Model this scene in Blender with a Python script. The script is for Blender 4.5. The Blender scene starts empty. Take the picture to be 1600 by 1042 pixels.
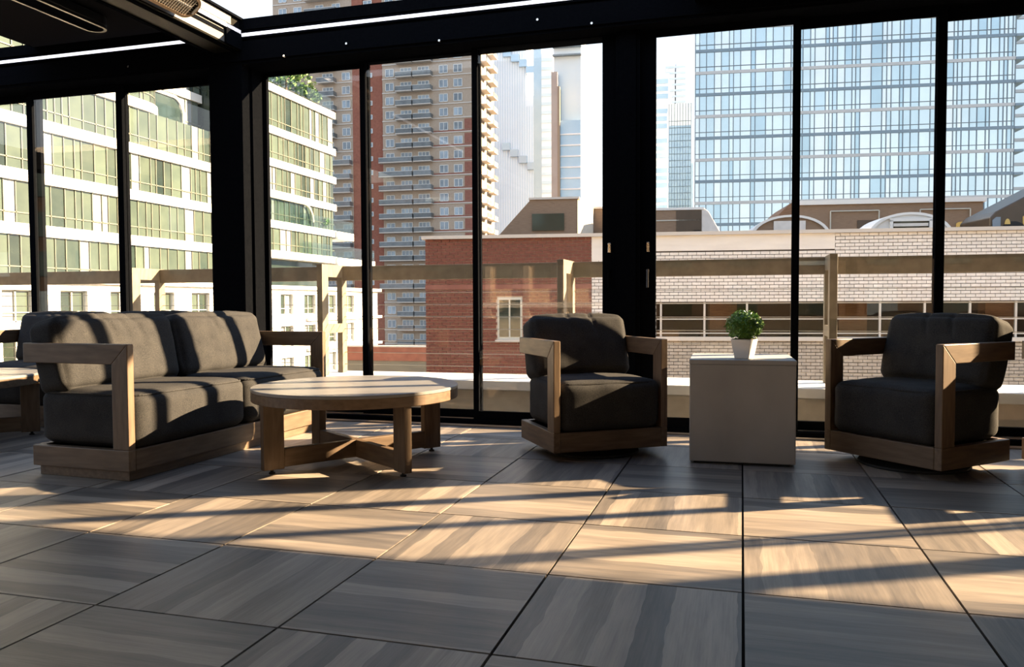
import bpy, math, random
from mathutils import Vector, Matrix, noise
S = bpy.context.scene
C = S.collection
rnd = random.Random(7)
R = math.radians

# ------------------------------------------------------------------ camera, sky, sun, exposure
cam = bpy.data.cameras.new('camera'); cam_o = bpy.data.objects.new('camera', cam); C.objects.link(cam_o)
YAW, PIT, ROLL = -.2816, -.0385, -.0045
fwd = Vector((math.sin(YAW)*math.cos(PIT), math.cos(YAW)*math.cos(PIT), math.sin(PIT)))
rt = Vector((math.cos(YAW), -math.sin(YAW), 0)); up = rt.cross(fwd)
r2 = rt*math.cos(ROLL)+up*math.sin(ROLL); u2 = -rt*math.sin(ROLL)+up*math.cos(ROLL)
m = Matrix((r2, u2, -fwd)).transposed().to_4x4(); m.translation = Vector((-.009, -2.4415, .868))
cam_o.matrix_world = m
cam.sensor_width = 36; cam.lens = 36*1241.3/1600; cam.clip_start = .05; cam.clip_end = 2000
S.camera = cam_o

SUN_AZ, SUN_EL = R(27), R(21.8)
sun_dir = Vector((math.cos(SUN_AZ)*math.cos(SUN_EL), math.sin(SUN_AZ)*math.cos(SUN_EL), math.sin(SUN_EL)))
sl = bpy.data.lights.new('sun', 'SUN'); sl.energy = 41; sl.color = (1, .72, .43); sl.angle = R(.55)
so = bpy.data.objects.new('sun', sl); C.objects.link(so)
so.rotation_euler = sun_dir.to_track_quat('Z', 'Y').to_euler(); so.location = (12, 8, 12)

w = bpy.data.worlds.new('sky'); S.world = w; w.use_nodes = True
nt = w.node_tree; nt.nodes.clear()
tc = nt.nodes.new('ShaderNodeTexCoord'); sep = nt.nodes.new('ShaderNodeSeparateXYZ')
nt.links.new(tc.outputs['Generated'], sep.inputs[0])
rp = nt.nodes.new('ShaderNodeValToRGB')
e = rp.color_ramp.elements
e[0].position = 0; e[0].color = (.95, .98, 1, 1); e[1].position = 1; e[1].color = (.36, .54, .95, 1)
q = e.new(.18); q.color = (.90, .95, 1, 1)
q = e.new(.5); q.color = (.62, .78, 1, 1)
nt.links.new(sep.outputs['Z'], rp.inputs['Fac'])
bg = nt.nodes.new('ShaderNodeBackground'); bg.inputs['Strength'].default_value = 1.68
nt.links.new(rp.outputs['Color'], bg.inputs['Color'])
wo = nt.nodes.new('ShaderNodeOutputWorld'); nt.links.new(bg.outputs[0], wo.inputs[0])

S.view_settings.view_transform = 'Standard'; S.view_settings.look = 'None'
S.view_settings.gamma = 1; S.view_settings.exposure = 0
S.view_settings.use_curve_mapping = False
S.cycles.transparent_max_bounces = 24
S.cycles.max_bounces = 8

# ------------------------------------------------------------------ helpers
class MB:
    def __init__(s): s.v = []; s.f = []; s.mi = []; s.cur = 0
    def face(s, *pts):
        n = len(s.v); s.v += [tuple(p) for p in pts]; s.f.append(tuple(range(n, n+len(pts)))); s.mi.append(s.cur)
    def box(s, x0, x1, y0, y1, z0, z1):
        n = len(s.v)
        s.v += [(x0,y0,z0),(x1,y0,z0),(x1,y1,z0),(x0,y1,z0),(x0,y0,z1),(x1,y0,z1),(x1,y1,z1),(x0,y1,z1)]
        for q in ((0,3,2,1),(4,5,6,7),(0,1,5,4),(1,2,6,5),(2,3,7,6),(3,0,4,7)):
            s.f.append(tuple(n+i for i in q)); s.mi.append(s.cur)
        return s
    def hexa(s, pts):          # 8 points, order as box
        n = len(s.v); s.v += [tuple(p) for p in pts]
        for q in ((0,3,2,1),(4,5,6,7),(0,1,5,4),(1,2,6,5),(2,3,7,6),(3,0,4,7)):
            s.f.append(tuple(n+i for i in q)); s.mi.append(s.cur)
        return s
    def obox(s, c, ax, ay, az):   # oriented box from centre and half axes
        c, ax, ay, az = map(Vector, (c, ax, ay, az))
        return s.hexa([c-ax-ay-az, c+ax-ay-az, c+ax+ay-az, c-ax+ay-az, c-ax-ay+az, c+ax-ay+az, c+ax+ay+az, c-ax+ay+az])
    def prism(s, poly, z0, z1):   # poly ccw in xy
        k = len(poly); n = len(s.v)
        s.v += [(x, y, z0) for x, y in poly]+[(x, y, z1) for x, y in poly]
        s.f.append(tuple(n+i for i in range(k))[::-1]); s.f.append(tuple(n+k+i for i in range(k)))
        s.mi += [s.cur]*2
        for i in range(k):
            j = (i+1) % k; s.f.append((n+i, n+j, n+k+j, n+k+i)); s.mi.append(s.cur)
        return s
    def prism_x(s, poly, x0, x1):  # poly in (y,z)
        k = len(poly); n = len(s.v)
        s.v += [(x0, y, z) for y, z in poly]+[(x1, y, z) for y, z in poly]
        s.f.append(tuple(n+i for i in range(k))[::-1]); s.f.append(tuple(n+k+i for i in range(k)))
        s.mi += [s.cur]*2
        for i in range(k):
            j = (i+1) % k; s.f.append((n+i, n+j, n+k+j, n+k+i)); s.mi.append(s.cur)
        return s
    def prism_y(s, poly, y0, y1):  # poly in (x,z)
        k = len(poly); n = len(s.v)
        s.v += [(x, y1, z) for x, z in poly]+[(x, y0, z) for x, z in poly]
        s.f.append(tuple(n+i for i in range(k))[::-1]); s.f.append(tuple(n+k+i for i in range(k)))
        s.mi += [s.cur]*2
        for i in range(k):
            j = (i+1) % k; s.f.append((n+i, n+j, n+k+j, n+k+i)); s.mi.append(s.cur)
        return s
    def tube(s, a, b, r, k=10, r1=None):
        a, b = Vector(a), Vector(b); d = (b-a).normalized()
        p = d.orthogonal().normalized(); q_ = d.cross(p); n = len(s.v); r1 = r if r1 is None else r1
        for c, rr in ((a, r), (b, r1)):
            for i in range(k):
                t = 2*math.pi*i/k; s.v.append(tuple(c+p*rr*math.cos(t)+q_*rr*math.sin(t)))
        s.f.append(tuple(n+i for i in range(k))[::-1]); s.f.append(tuple(n+k+i for i in range(k))); s.mi += [s.cur]*2
        for i in range(k):
            j = (i+1) % k; s.f.append((n+i, n+j, n+k+j, n+k+i)); s.mi.append(s.cur)
        return s
    def lathe(s, prof, k=48, c=(0, 0)):   # prof list of (r,z)
        n = len(s.v); L = len(prof)
        for i in range(k):
            t = 2*math.pi*i/k
            for r_, z in prof: s.v.append((c[0]+r_*math.cos(t), c[1]+r_*math.sin(t), z))
        for i in range(k):
            j = (i+1) % k
            for a in range(L-1):
                s.f.append((n+i*L+a, n+j*L+a, n+j*L+a+1, n+i*L+a+1)); s.mi.append(s.cur)
        return s
    def mesh(s, name, mats):
        me = bpy.data.meshes.new(name); me.from_pydata(s.v, [], s.f)
        for mm in (mats if isinstance(mats, (list, tuple)) else [mats]): me.materials.append(mm)
        if any(s.mi): me.polygons.foreach_set('material_index', s.mi)
        me.update(); return me
    def build(s, name, mats, parent=None, smooth=False, bevel=0, seg=2):
        me = s.mesh(name, mats)
        if smooth: me.polygons.foreach_set('use_smooth', [True]*len(me.polygons))
        return link(name, me, parent, bevel, seg)

def link(name, me, parent=None, bevel=0, seg=2):
    o = bpy.data.objects.new(name, me); C.objects.link(o)
    if parent: o.parent = parent
    if bevel:
        b = o.modifiers.new('bevel', 'BEVEL'); b.width = bevel; b.segments = seg; b.limit_method = 'ANGLE'; b.angle_limit = R(40)
    return o
def box(name, mats, parent, x0, x1, y0, y1, z0, z1, bevel=0):
    return MB().box(x0, x1, y0, y1, z0, z1).build(name, mats, parent, bevel=bevel)
def tag(o, label=None, cat=None, group=None, kind=None):
    if label: o['label'] = label
    if cat: o['category'] = cat
    if group: o['group'] = group
    if kind: o['kind'] = kind
    return o
def thing(name, loc=(0,0,0), rz=0, label=None, cat=None, group=None, kind=None):
    o = bpy.data.objects.new(name, None); C.objects.link(o); o.empty_display_size = .1
    o.location = loc; o.rotation_euler = (0, 0, rz)
    return tag(o, label, cat, group, kind)
def kids(o): return [c for c in bpy.data.objects if c.parent == o]
def dup(root, loc, rz, label):
    r = root.copy(); C.objects.link(r); r.location = loc; r.rotation_euler = (0, 0, rz); r['label'] = label
    for ch in kids(root):
        c = ch.copy(); C.objects.link(c); c.parent = r
        for g in kids(ch):
            d = g.copy(); C.objects.link(d); d.parent = c
    return r

# ------------------------------------------------------------------ materials
def mat(name, col, rough=.6, metal=0, spec=.5, emit=None, estr=1):
    m = bpy.data.materials.new(name); m.use_nodes = True
    b = m.node_tree.nodes['Principled BSDF']
    b.inputs['Base Color'].default_value = (*col, 1); b.inputs['Roughness'].default_value = rough
    b.inputs['Metallic'].default_value = metal; b.inputs['Specular IOR Level'].default_value = spec
    if emit: b.inputs['Emission Color'].default_value = (*emit, 1); b.inputs['Emission Strength'].default_value = estr
    return m
def N(m, t, **k):
    n = m.node_tree.nodes.new(t)
    for a, v in k.items():
        if a in n.inputs: n.inputs[a].default_value = v
        else: setattr(n, a, v)
    return n
def L(m, a, b): m.node_tree.links.new(a, b)
def noisy(name, c0, c1, scale=(1,1,1), nscale=4, rough=.6, detail=6, bump=0, metal=0, spec=.5, coord='Object', rand=0, lo=.3, hi=.7):
    """two-colour noise material, optional bump and per-object offset"""
    m = mat(name, c0, rough, metal, spec); b = m.node_tree.nodes['Principled BSDF']
    t = N(m, 'ShaderNodeTexCoord'); mp = N(m, 'ShaderNodeMapping'); mp.inputs['Scale'].default_value = scale
    L(m, t.outputs[coord], mp.inputs['Vector'])
    src = mp.outputs['Vector']
    if rand:
        oi = N(m, 'ShaderNodeObjectInfo'); mu = N(m, 'ShaderNodeMath', operation='MULTIPLY'); mu.inputs[1].default_value = 97
        L(m, oi.outputs['Random'], mu.inputs[0]); ad = N(m, 'ShaderNodeVectorMath', operation='ADD')
        L(m, src, ad.inputs[0]); L(m, mu.outputs[0], ad.inputs[1]); src = ad.outputs[0]
    n = N(m, 'ShaderNodeTexNoise'); n.inputs['Scale'].default_value = nscale; n.inputs['Detail'].default_value = detail
    L(m, src, n.inputs['Vector'])
    r_ = N(m, 'ShaderNodeValToRGB'); r_.color_ramp.elements[0].position = lo; r_.color_ramp.elements[1].position = hi
    r_.color_ramp.elements[0].color = (*c0, 1); r_.color_ramp.elements[1].color = (*c1, 1)
    L(m, n.outputs['Fac'], r_.inputs['Fac']); out = r_.outputs['Color']
    if rand:
        hs = N(m, 'ShaderNodeHueSaturation'); mr = N(m, 'ShaderNodeMapRange'); mr.inputs['To Min'].default_value = 1-rand; mr.inputs['To Max'].default_value = 1+rand
        L(m, oi.outputs['Random'], mr.inputs['Value']); L(m, mr.outputs[0], hs.inputs['Value']); L(m, out, hs.inputs['Color']); out = hs.outputs['Color']
    L(m, out, b.inputs['Base Color'])
    if bump:
        bp = N(m, 'ShaderNodeBump'); bp.inputs['Strength'].default_value = bump; bp.inputs['Distance'].default_value = .003
        L(m, n.outputs['Fac'], bp.inputs['Height']); L(m, bp.outputs[0], b.inputs['Normal'])
    return m
def glass(name, tint=(1,1,1), ior=1.5, rough=0):
    m = bpy.data.materials.new(name); m.use_nodes = True; t = m.node_tree; t.nodes.clear()
    tr = N(m, 'ShaderNodeBsdfTransparent'); tr.inputs['Color'].default_value = (*tint, 1)
    gl = N(m, 'ShaderNodeBsdfGlossy'); gl.inputs['Roughness'].default_value = rough
    fr = N(m, 'ShaderNodeFresnel'); ge = N(m, 'ShaderNodeNewGeometry')       # same reflectance on both faces of the sheet
    ma = N(m, 'ShaderNodeMath', operation='MULTIPLY_ADD'); ma.inputs[1].default_value = 1/ior-ior; ma.inputs[2].default_value = ior
    L(m, ge.outputs['Backfacing'], ma.inputs[0]); L(m, ma.outputs[0], fr.inputs['IOR'])
    mx = N(m, 'ShaderNodeMixShader'); o = N(m, 'ShaderNodeOutputMaterial')
    L(m, fr.outputs[0], mx.inputs[0]); L(m, tr.outputs[0], mx.inputs[1]); L(m, gl.outputs[0], mx.inputs[2]); L(m, mx.outputs[0], o.inputs[0])
    return m

M = {}
M['black'] = noisy('black_powder_coated_metal', (.0032,.0037,.005), (.0048,.0055,.007), nscale=60, rough=.55, spec=0)
M['bronze'] = noisy('dark_bronze_metal', (.10,.075,.05), (.14,.10,.07), nscale=40, rough=.35, metal=.6)
M['beam_dark'] = noisy('dark_anodised_beam_metal', (.010,.010,.008), (.015,.014,.011), nscale=50, rough=.4, spec=.02)
M['beam_sunlit'] = mat('sunlit_beam_face', (.125,.12,.115), .35)
M['wood'] = noisy('weathered_teak', (.095,.060,.035), (.165,.110,.066), scale=(3,22,22), nscale=2.2, rough=.5, bump=.15, rand=.10)
M['woodz'] = noisy('weathered_teak_upright', (.095,.060,.035), (.165,.110,.066), scale=(22,22,3), nscale=2.2, rough=.5, bump=.15, rand=.10)
M['woody'] = noisy('weathered_teak_depth', (.095,.060,.035), (.165,.110,.066), scale=(22,3,22), nscale=2.2, rough=.5, bump=.15, rand=.10)
M['railwood'] = noisy('grey_rail_timber', (.13,.108,.074), (.19,.16,.115), scale=(4,12,4), nscale=3, rough=.6, rand=.05)
M['concrete'] = noisy('cast_concrete', (.30,.305,.31), (.43,.435,.44), scale=(1,1,.7), nscale=3.2, rough=.62, bump=.08, detail=8, lo=.25, hi=.75)
M['stone'] = noisy('pale_ceramic_top', (.20,.197,.193), (.26,.256,.25), nscale=5, rough=.3, detail=7)
M['white_pot'] = mat('white_ceramic', (.80,.78,.74), .3)
M['chrome'] = mat('chrome', (.75,.74,.72), .18, 1)
M['alu'] = mat('aluminium_track', (.6,.6,.6), .3, 1)
M['rubber'] = mat('black_rubber', (.015,.015,.015), .8)
M['cable'] = mat('steel_cable', (.25,.24,.22), .4, .8)
M['glass'] = glass('clear_door_glass', (.985,.99,.985), 1.5)
M['coping'] = noisy('pale_metal_coping', (.62,.62,.60), (.74,.74,.72), nscale=2, rough=.5)
M['stucco'] = noisy('beige_stucco', (.56,.50,.41), (.64,.58,.48), nscale=14, rough=.85)
M['leaf'] = noisy('box_leaf', (.045,.13,.012), (.14,.30,.03), nscale=30, rough=.4)
M['leaf_dark'] = noisy('tree_leaf', (.05,.11,.03), (.12,.22,.06), nscale=3, rough=.6)
M['bark'] = mat('bark', (.10,.07,.045), .9)
M['led'] = mat('led_diffuser', (.9,.9,.92), .4, emit=(.93,.92,1), estr=1.6)
M['slat'] = mat('dark_roof_slat', (.016,.016,.018), .5, 0, 0)
M['roofing'] = mat('dark_roof_sheet', (.008,.008,.009), .8, 0, 0)
M['grout'] = mat('dark_joint', (.03,.027,.025), .9)

def fabric():
    m = mat('charcoal_grey_fabric', (.06,.06,.06), .95, spec=.15); b = m.node_tree.nodes['Principled BSDF']
    t = N(m, 'ShaderNodeTexCoord')
    n = N(m, 'ShaderNodeTexNoise'); n.inputs['Scale'].default_value = 260; n.inputs['Detail'].default_value = 2
    L(m, t.outputs['Object'], n.inputs['Vector'])
    n2 = N(m, 'ShaderNodeTexNoise'); n2.inputs['Scale'].default_value = 9
    L(m, t.outputs['Object'], n2.inputs['Vector'])
    ad = N(m, 'ShaderNodeMath', operation='MULTIPLY_ADD'); ad.inputs[1].default_value = .4
    L(m, n2.outputs['Fac'], ad.inputs[0]); L(m, n.outputs['Fac'], ad.inputs[2])
    r_ = N(m, 'ShaderNodeValToRGB'); r_.color_ramp.elements[0].position = .45; r_.color_ramp.elements[1].position = .95
    r_.color_ramp.elements[0].color = (.020,.021,.024, 1); r_.color_ramp.elements[1].color = (.056,.055,.054, 1)
    L(m, ad.outputs[0], r_.inputs['Fac']); L(m, r_.outputs['Color'], b.inputs['Base Color'])
    bp = N(m, 'ShaderNodeBump'); bp.inputs['Strength'].default_value = .25; bp.inputs['Distance'].default_value = .002
    L(m, n.outputs['Fac'], bp.inputs['Height']); L(m, bp.outputs[0], b.inputs['Normal'])
    return m
M['fabric'] = fabric()

def tile_mat():
    """wood-look porcelain: sharp plank strips of different tone with streaky grain, offset per tile"""
    m = mat('wood_look_paver', (.2,.17,.15), .42, spec=.4); b = m.node_tree.nodes['Principled BSDF']
    t = N(m, 'ShaderNodeTexCoord'); oi = N(m, 'ShaderNodeObjectInfo')
    mu = N(m, 'ShaderNodeMath', operation='MULTIPLY'); mu.inputs[1].default_value = 131; L(m, oi.outputs['Random'], mu.inputs[0])
    cb = N(m, 'ShaderNodeCombineXYZ'); L(m, mu.outputs[0], cb.inputs[0]); L(m, mu.outputs[0], cb.inputs[2])
    ad = N(m, 'ShaderNodeVectorMath', operation='ADD'); L(m, t.outputs['Object'], ad.inputs[0]); L(m, cb.outputs[0], ad.inputs[1])
    # wobbling strip boundaries
    mp0 = N(m, 'ShaderNodeMapping'); mp0.inputs['Scale'].default_value = (3.2, 5, 1); L(m, ad.outputs[0], mp0.inputs['Vector'])
    wob = N(m, 'ShaderNodeTexNoise'); wob.inputs['Scale'].default_value = 1.5; wob.inputs['Detail'].default_value = 2; L(m, mp0.outputs[0], wob.inputs['Vector'])
    sp = N(m, 'ShaderNodeSeparateXYZ'); L(m, t.outputs['Object'], sp.inputs[0])
    a1 = N(m, 'ShaderNodeMath', operation='MULTIPLY_ADD'); a1.inputs[1].default_value = .045; L(m, wob.outputs['Fac'], a1.inputs[0]); L(m, sp.outputs['Y'], a1.inputs[2])
    a2 = N(m, 'ShaderNodeMath', operation='MULTIPLY'); a2.inputs[1].default_value = 11.5; L(m, a1.outputs[0], a2.inputs[0])
    fl = N(m, 'ShaderNodeMath', operation='FLOOR'); L(m, a2.outputs[0], fl.inputs[0])
    a3 = N(m, 'ShaderNodeMath', operation='ADD'); L(m, fl.outputs[0], a3.inputs[0]); L(m, mu.outputs[0], a3.inputs[1])
    wn = N(m, 'ShaderNodeTexWhiteNoise', noise_dimensions='1D'); L(m, a3.outputs[0], wn.inputs['W'])
    mp = N(m, 'ShaderNodeMapping'); mp.inputs['Scale'].default_value = (1.6, 16, 1); L(m, ad.outputs[0], mp.inputs['Vector'])
    n1 = N(m, 'ShaderNodeTexNoise'); n1.inputs['Scale'].default_value = 1.7; n1.inputs['Detail'].default_value = 7; n1.inputs['Roughness'].default_value = .6; L(m, mp.outputs[0], n1.inputs['Vector'])
    mp2 = N(m, 'ShaderNodeMapping'); mp2.inputs['Scale'].default_value = (2.2, 90, 1); L(m, ad.outputs[0], mp2.inputs['Vector'])
    n2 = N(m, 'ShaderNodeTexNoise'); n2.inputs['Scale'].default_value = 2; n2.inputs['Detail'].default_value = 4; L(m, mp2.outputs[0], n2.inputs['Vector'])
    s1 = N(m, 'ShaderNodeMath', operation='MULTIPLY'); s1.inputs[1].default_value = .42; L(m, wn.outputs['Value'], s1.inputs[0])
    s2 = N(m, 'ShaderNodeMath', operation='MULTIPLY_ADD'); s2.inputs[1].default_value = .62; L(m, n1.outputs['Fac'], s2.inputs[0]); L(m, s1.outputs[0], s2.inputs[2])
    s3 = N(m, 'ShaderNodeMath', operation='MULTIPLY_ADD'); s3.inputs[1].default_value = .22; L(m, n2.outputs['Fac'], s3.inputs[0]); L(m, s2.outputs[0], s3.inputs[2])
    r_ = N(m, 'ShaderNodeValToRGB'); el = r_.color_ramp.elements
    el[0].position = .34; el[0].color = (.10,.09,.083, 1); el[1].position = .92; el[1].color = (.41,.35,.29, 1)
    x = el.new(.52); x.color = (.175,.152,.132, 1); x = el.new(.7); x.color = (.27,.23,.193, 1)
    L(m, s3.outputs[0], r_.inputs['Fac'])
    hs = N(m, 'ShaderNodeHueSaturation'); mr = N(m, 'ShaderNodeMapRange'); mr.inputs['To Min'].default_value = .86; mr.inputs['To Max'].default_value = 1.14
    L(m, oi.outputs['Random'], mr.inputs['Value']); L(m, mr.outputs[0], hs.inputs['Value']); L(m, r_.outputs['Color'], hs.inputs['Color'])
    L(m, hs.outputs['Color'], b.inputs['Base Color'])
    bp = N(m, 'ShaderNodeBump'); bp.inputs['Strength'].default_value = .12; bp.inputs['Distance'].default_value = .002
    L(m, s3.outputs[0], bp.inputs['Height']); L(m, bp.outputs[0], b.inputs['Normal'])
    return m
M['tile'] = tile_mat()

# ------------------------------------------------------------------ floor of square wood-look pavers
WALL_Y = 2.84
floor = tag(box('floor', M['grout'], None, -9.6, 10.2, -7.2, 3.0, -.12, -.022), kind='structure')
T = .6
def tile_mesh(w, d):
    b = MB(); h = .0018+.0022
    b.box(-w/2+h, w/2-h, -d/2+h, d/2-h, -.022, 0)
    return b.mesh('tile', M['tile'])
tm = tile_mesh(T, T); tm_cut = tile_mesh(T, .42); tm_cut_r = tile_mesh(.42, T)
for i in range(-12, 5):
    for j in range(-4, 5):
        cut = j == 4
        along_x = (i+j) % 2 != 0
        if cut: me = tm_cut if along_x else tm_cut_r
        else: me = tm
        o = link('tile', me, floor)
        o.location = ((i+.5)*T, j*T+(.21 if cut else .3), rnd.uniform(-.0006, .0006))
        o.rotation_euler = (0, 0, 0 if along_x else R(90))

# ------------------------------------------------------------------ glazed wall: header, posts, sliding doors
HY = 2.72
hd = box('trim_1', M['black'], None, -9.6, 10.2, HY, 3.02, 2.64, 2.965); tag(hd, kind='structure')
box('fascia_ledge', M['black'], hd, -9.6, 10.2, HY-.018, HY, 2.66, 2.80)
box('fascia_ledge', M['black'], hd, -9.6, 10.2, HY-.012, HY, 2.885, 2.965)
for x, z in ((-2.70, 2.70), (-1.31, 2.725), (-4.56, 2.70), (-2.0, 2.655), (-3.2, 2.66), (-.95, 2.665)):
    MB().tube((x, HY-.034, z), (x, HY-.018, z), .008, 8).build('bolt', M['chrome'], hd)
sill = box('trim_2', M['black'], None, -9.6, 10.2, WALL_Y, 3.04, 0, .045); tag(sill, kind='structure')
box('track', M['alu'], sill, -9.6, 10.2, WALL_Y-.006, WALL_Y+.006, .0, .014)
box('track', M['alu'], sill, -9.6, 10.2, 2.895, 2.902, .045, .052)
box('track', M['alu'], sill, -9.6, 10.2, 2.945, 2.952, .045, .052)
col = box('trim_3', M['black'], None, -3.86, -3.575, HY, 3.02, 0, 2.64); tag(col, kind='structure')
post = box('trim_4', M['black'], None, -.815, -.655, 2.82, 3.02, .0, 2.64); tag(post, kind='structure')
box('cover_strip', M['black'], post, -.79, -.68, 2.81, 2.82, .0, 2.64)
k = 5
def post_at(x0, x1, y0=2.82):
    global k
    tag(box('trim_%d' % k, M['black'], None, x0, x1, y0, 3.02 if y0 < 2.85 else 2.95, 0, 2.64), kind='structure'); k += 1
post_at(-3.575, -3.555)        # jamb beside the column
post_at(1.98, 2.12); post_at(5.53, 5.59, 2.87); post_at(8.3, 8.6); post_at(-9.6, -9.2)
nd = 0
def door(x0, x1, y, ztop, sl=.05, sr=.05, hw=None):
    """sliding glazed panel between x0 and x1 on track y"""
    global nd
    nd += 1; t = .034
    d = thing('door_%d' % nd, ((x0+x1)/2, y, 0), 0, kind='structure')
    w = (x1-x0)/2
    MB().box(-w, -w+sl, -t/2, t/2, .045, 2.64).build('stile', M['black'], d, bevel=.002)
    MB().box(w-sr, w, -t/2, t/2, .045, 2.64).build('stile', M['black'], d, bevel=.002)
    MB().box(-w+sl, w-sr, -t/2, t/2, .045, .105).build('bottom_rail', M['black'], d)
    MB().box(-w+sl, w-sr, -t/2, t/2, ztop, 2.64).build('top_rail', M['black'], d)
    MB().box(-w+sl-.004, w-sr+.004, -.005, .005, .10, ztop+.004).build('glass_pane', M['glass'], d)
    if hw is not None:
        x = w-sr/2 if hw > 0 else -w+sl/2
        lk = MB().box(x-.011, x+.011, -t/2-.006, -t/2, 1.20, 1.265).build('lock', M['chrome'], d, bevel=.003)
        MB().tube((x, -t/2-.018, 1.243), (x, -t/2-.006, 1.243), .009, 12).build('cylinder', M['chrome'], lk)
        MB().tube((x, -t/2-.010, 1.263), (x, -t/2-.004, 1.263), .004, 8).build('screw', M['chrome'], lk)
        hb = MB(); hb.tube((x, -t/2-.03, 1.075), (x, -t/2, 1.075), .011, 10); hb.tube((x, -t/2-.03, 1.085), (x, -t/2-.034, .965), .008, 10)
        hb.build('handle', M['black'] if hw > 0 else M['handle'], d, smooth=False)
    return d
M['handle'] = mat('satin_black_handle', (.05,.05,.055), .25, .6)
# left bay
for x0, x1, y in ((-9.2, -8.42, 2.90), (-8.45, -7.53, 2.95), (-7.56, -6.63, 2.90), (-6.67, -5.685, 2.95), (-5.775, -4.805, 2.90), (-4.875, -3.86, 2.95)):
    door(x0, x1, y, 2.585, .06, .06)
# middle bay
door(-3.555, -2.665, 2.975, 2.612, .03, .045)
door(-2.715, -1.785, 2.93, 2.628, .045, .045)
door(-1.83, -.815, 2.88, 2.632, .04, .095, 1)
door(-.655, .335, 2.88, 2.600, .098, .045, -1)
door(.292, 1.165, 2.93, 2.580, .045, .05)
door(1.115, 1.98, 2.975, 2.56, .045, .05)
# bays right of the frame (their frames cast the stripes of shade)
for x0, x1, y in ((2.12, 2.92, 2.88), (2.86, 3.77, 2.93), (3.69, 4.76, 2.88), (4.68, 5.53, 2.93), (5.59, 6.5, 2.88), (6.46, 7.4, 2.93), (7.36, 8.3, 2.88), (8.6, 9.4, 2.88), (9.36, 10.0, 2.93)):
    door(x0, x1, y, 2.58, .05, .05)

# ------------------------------------------------------------------ roof: depth beams, slatted left bay, sheet over the right bay
bm = MB().box(-3.84, -3.580, -7.2, HY, 2.735, 2.965).build('trim_%d' % k, M['beam_dark'], None); k += 1; tag(bm, kind='structure')
box('sunlit_face', M['beam_sunlit'], bm, -3.580, -3.575, -7.2, 2.60, 2.745, 2.955)  # sunlight on this side of the beam put into a paler colour
box('channel', M['black'], bm, -3.575, -3.571, -7.2, 2.66, 2.80, 2.828)
box('lip', M['black'], bm, -3.575, -3.555, -7.2, HY, 2.955, 2.972)
box('corner_bracket', M['black'], bm, -3.575, -3.555, 2.52, HY, 2.735, 2.88)
box('soffit_strip', M['black'], bm, -3.83, -3.80, -7.2, HY, 2.728, 2.735)
box('soffit_strip', M['black'], bm, -3.64, -3.60, -7.2, HY, 2.728, 2.735)
bm2 = box('trim_%d' % k, M['black'], None, -9.6, -9.3, -7.2, HY, 2.735, 2.965); k += 1; tag(bm2, kind='structure')
bm3 = box('trim_%d' % k, M['black'], None, -.3, 0, -7.2, HY, 2.735, 2.965); k += 1; tag(bm3, kind='structure')
ceil = box('ceiling', M['roofing'], None, -5.46, -3.84, -7.2, HY+.02, 2.955, 2.97); tag(ceil, kind='structure')
sm = MB().prism_x([(-.024, .0), (.020, -.006), (.024, .004), (-.020, .012)], -.81, .81).mesh('slat', M['slat'])
for i in range(38):
    o = link('slat', sm, ceil); o.location = (-4.65, .88+i*.048, 2.932)
box('edge_trim', M['black'], ceil, -5.48, -5.455, -7.2, HY, 2.93, 3.0)
c2 = box('ceiling', M['roofing'], None, 0, 10.2, -7.2, HY+.06, 2.958, 2.985); tag(c2, kind='structure')
c3 = box('ceiling', M['roofing'], None, -3.575, -.3, -7.2, 1.45, 2.958, 2.985); tag(c3, kind='structure')  # unseen roof sheet, carried forward to cut the fill light
for x0, x1, la in ((-9.3, -3.84, 'long white strip of light under the beam left of the corner column'), (-3.555, -.02, 'long white strip of light above the sliding doors right of the corner column')):
    t = thing('light_strip', ((x0+x1)/2, HY-.012, 2.845), 0, la, 'light')
    w_ = (x1-x0)/2
    box('housing', M['black'], t, -w_, w_, -.006, .012, -.026, .026)
    box('diffuser', M['led'], t, -w_, w_, -.010, -.006, -.0115, .0115)
t = thing('light_strip', (-3.563, .5, 2.862), 0, 'white strip of light along the sunlit side of the roof beam', 'light')
box('housing', M['black'], t, -.012, .004, -2.2, 2.19, -.02, .02)
box('diffuser', M['led'], t, .004, .008, -2.2, 2.19, -.013, .013)

wb = box('added_wall_back', M['black'], None, -9.6, 10.2, -7.4, -7.2, 1.62, 2.985); tag(wb, kind='structure')  # unseen wall, posts and sill added to block fill light from behind
for x in (-9.4, -5.6, -1.9, 1.9, 5.6, 9.2):
    box('post', M['black'], wb, x-.09, x+.09, -7.38, -7.22, -.022, 1.62)
box('added_low_wall', M['black'], wb, -9.6, 10.2, -7.4, -7.2, -.022, .55)
wr = box('added_wall_right', M['black'], None, 10.0, 10.2, -7.2, 2.8, -.022, 2.958); tag(wr, kind='structure')  # unseen side wall added to cut the fill light

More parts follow.
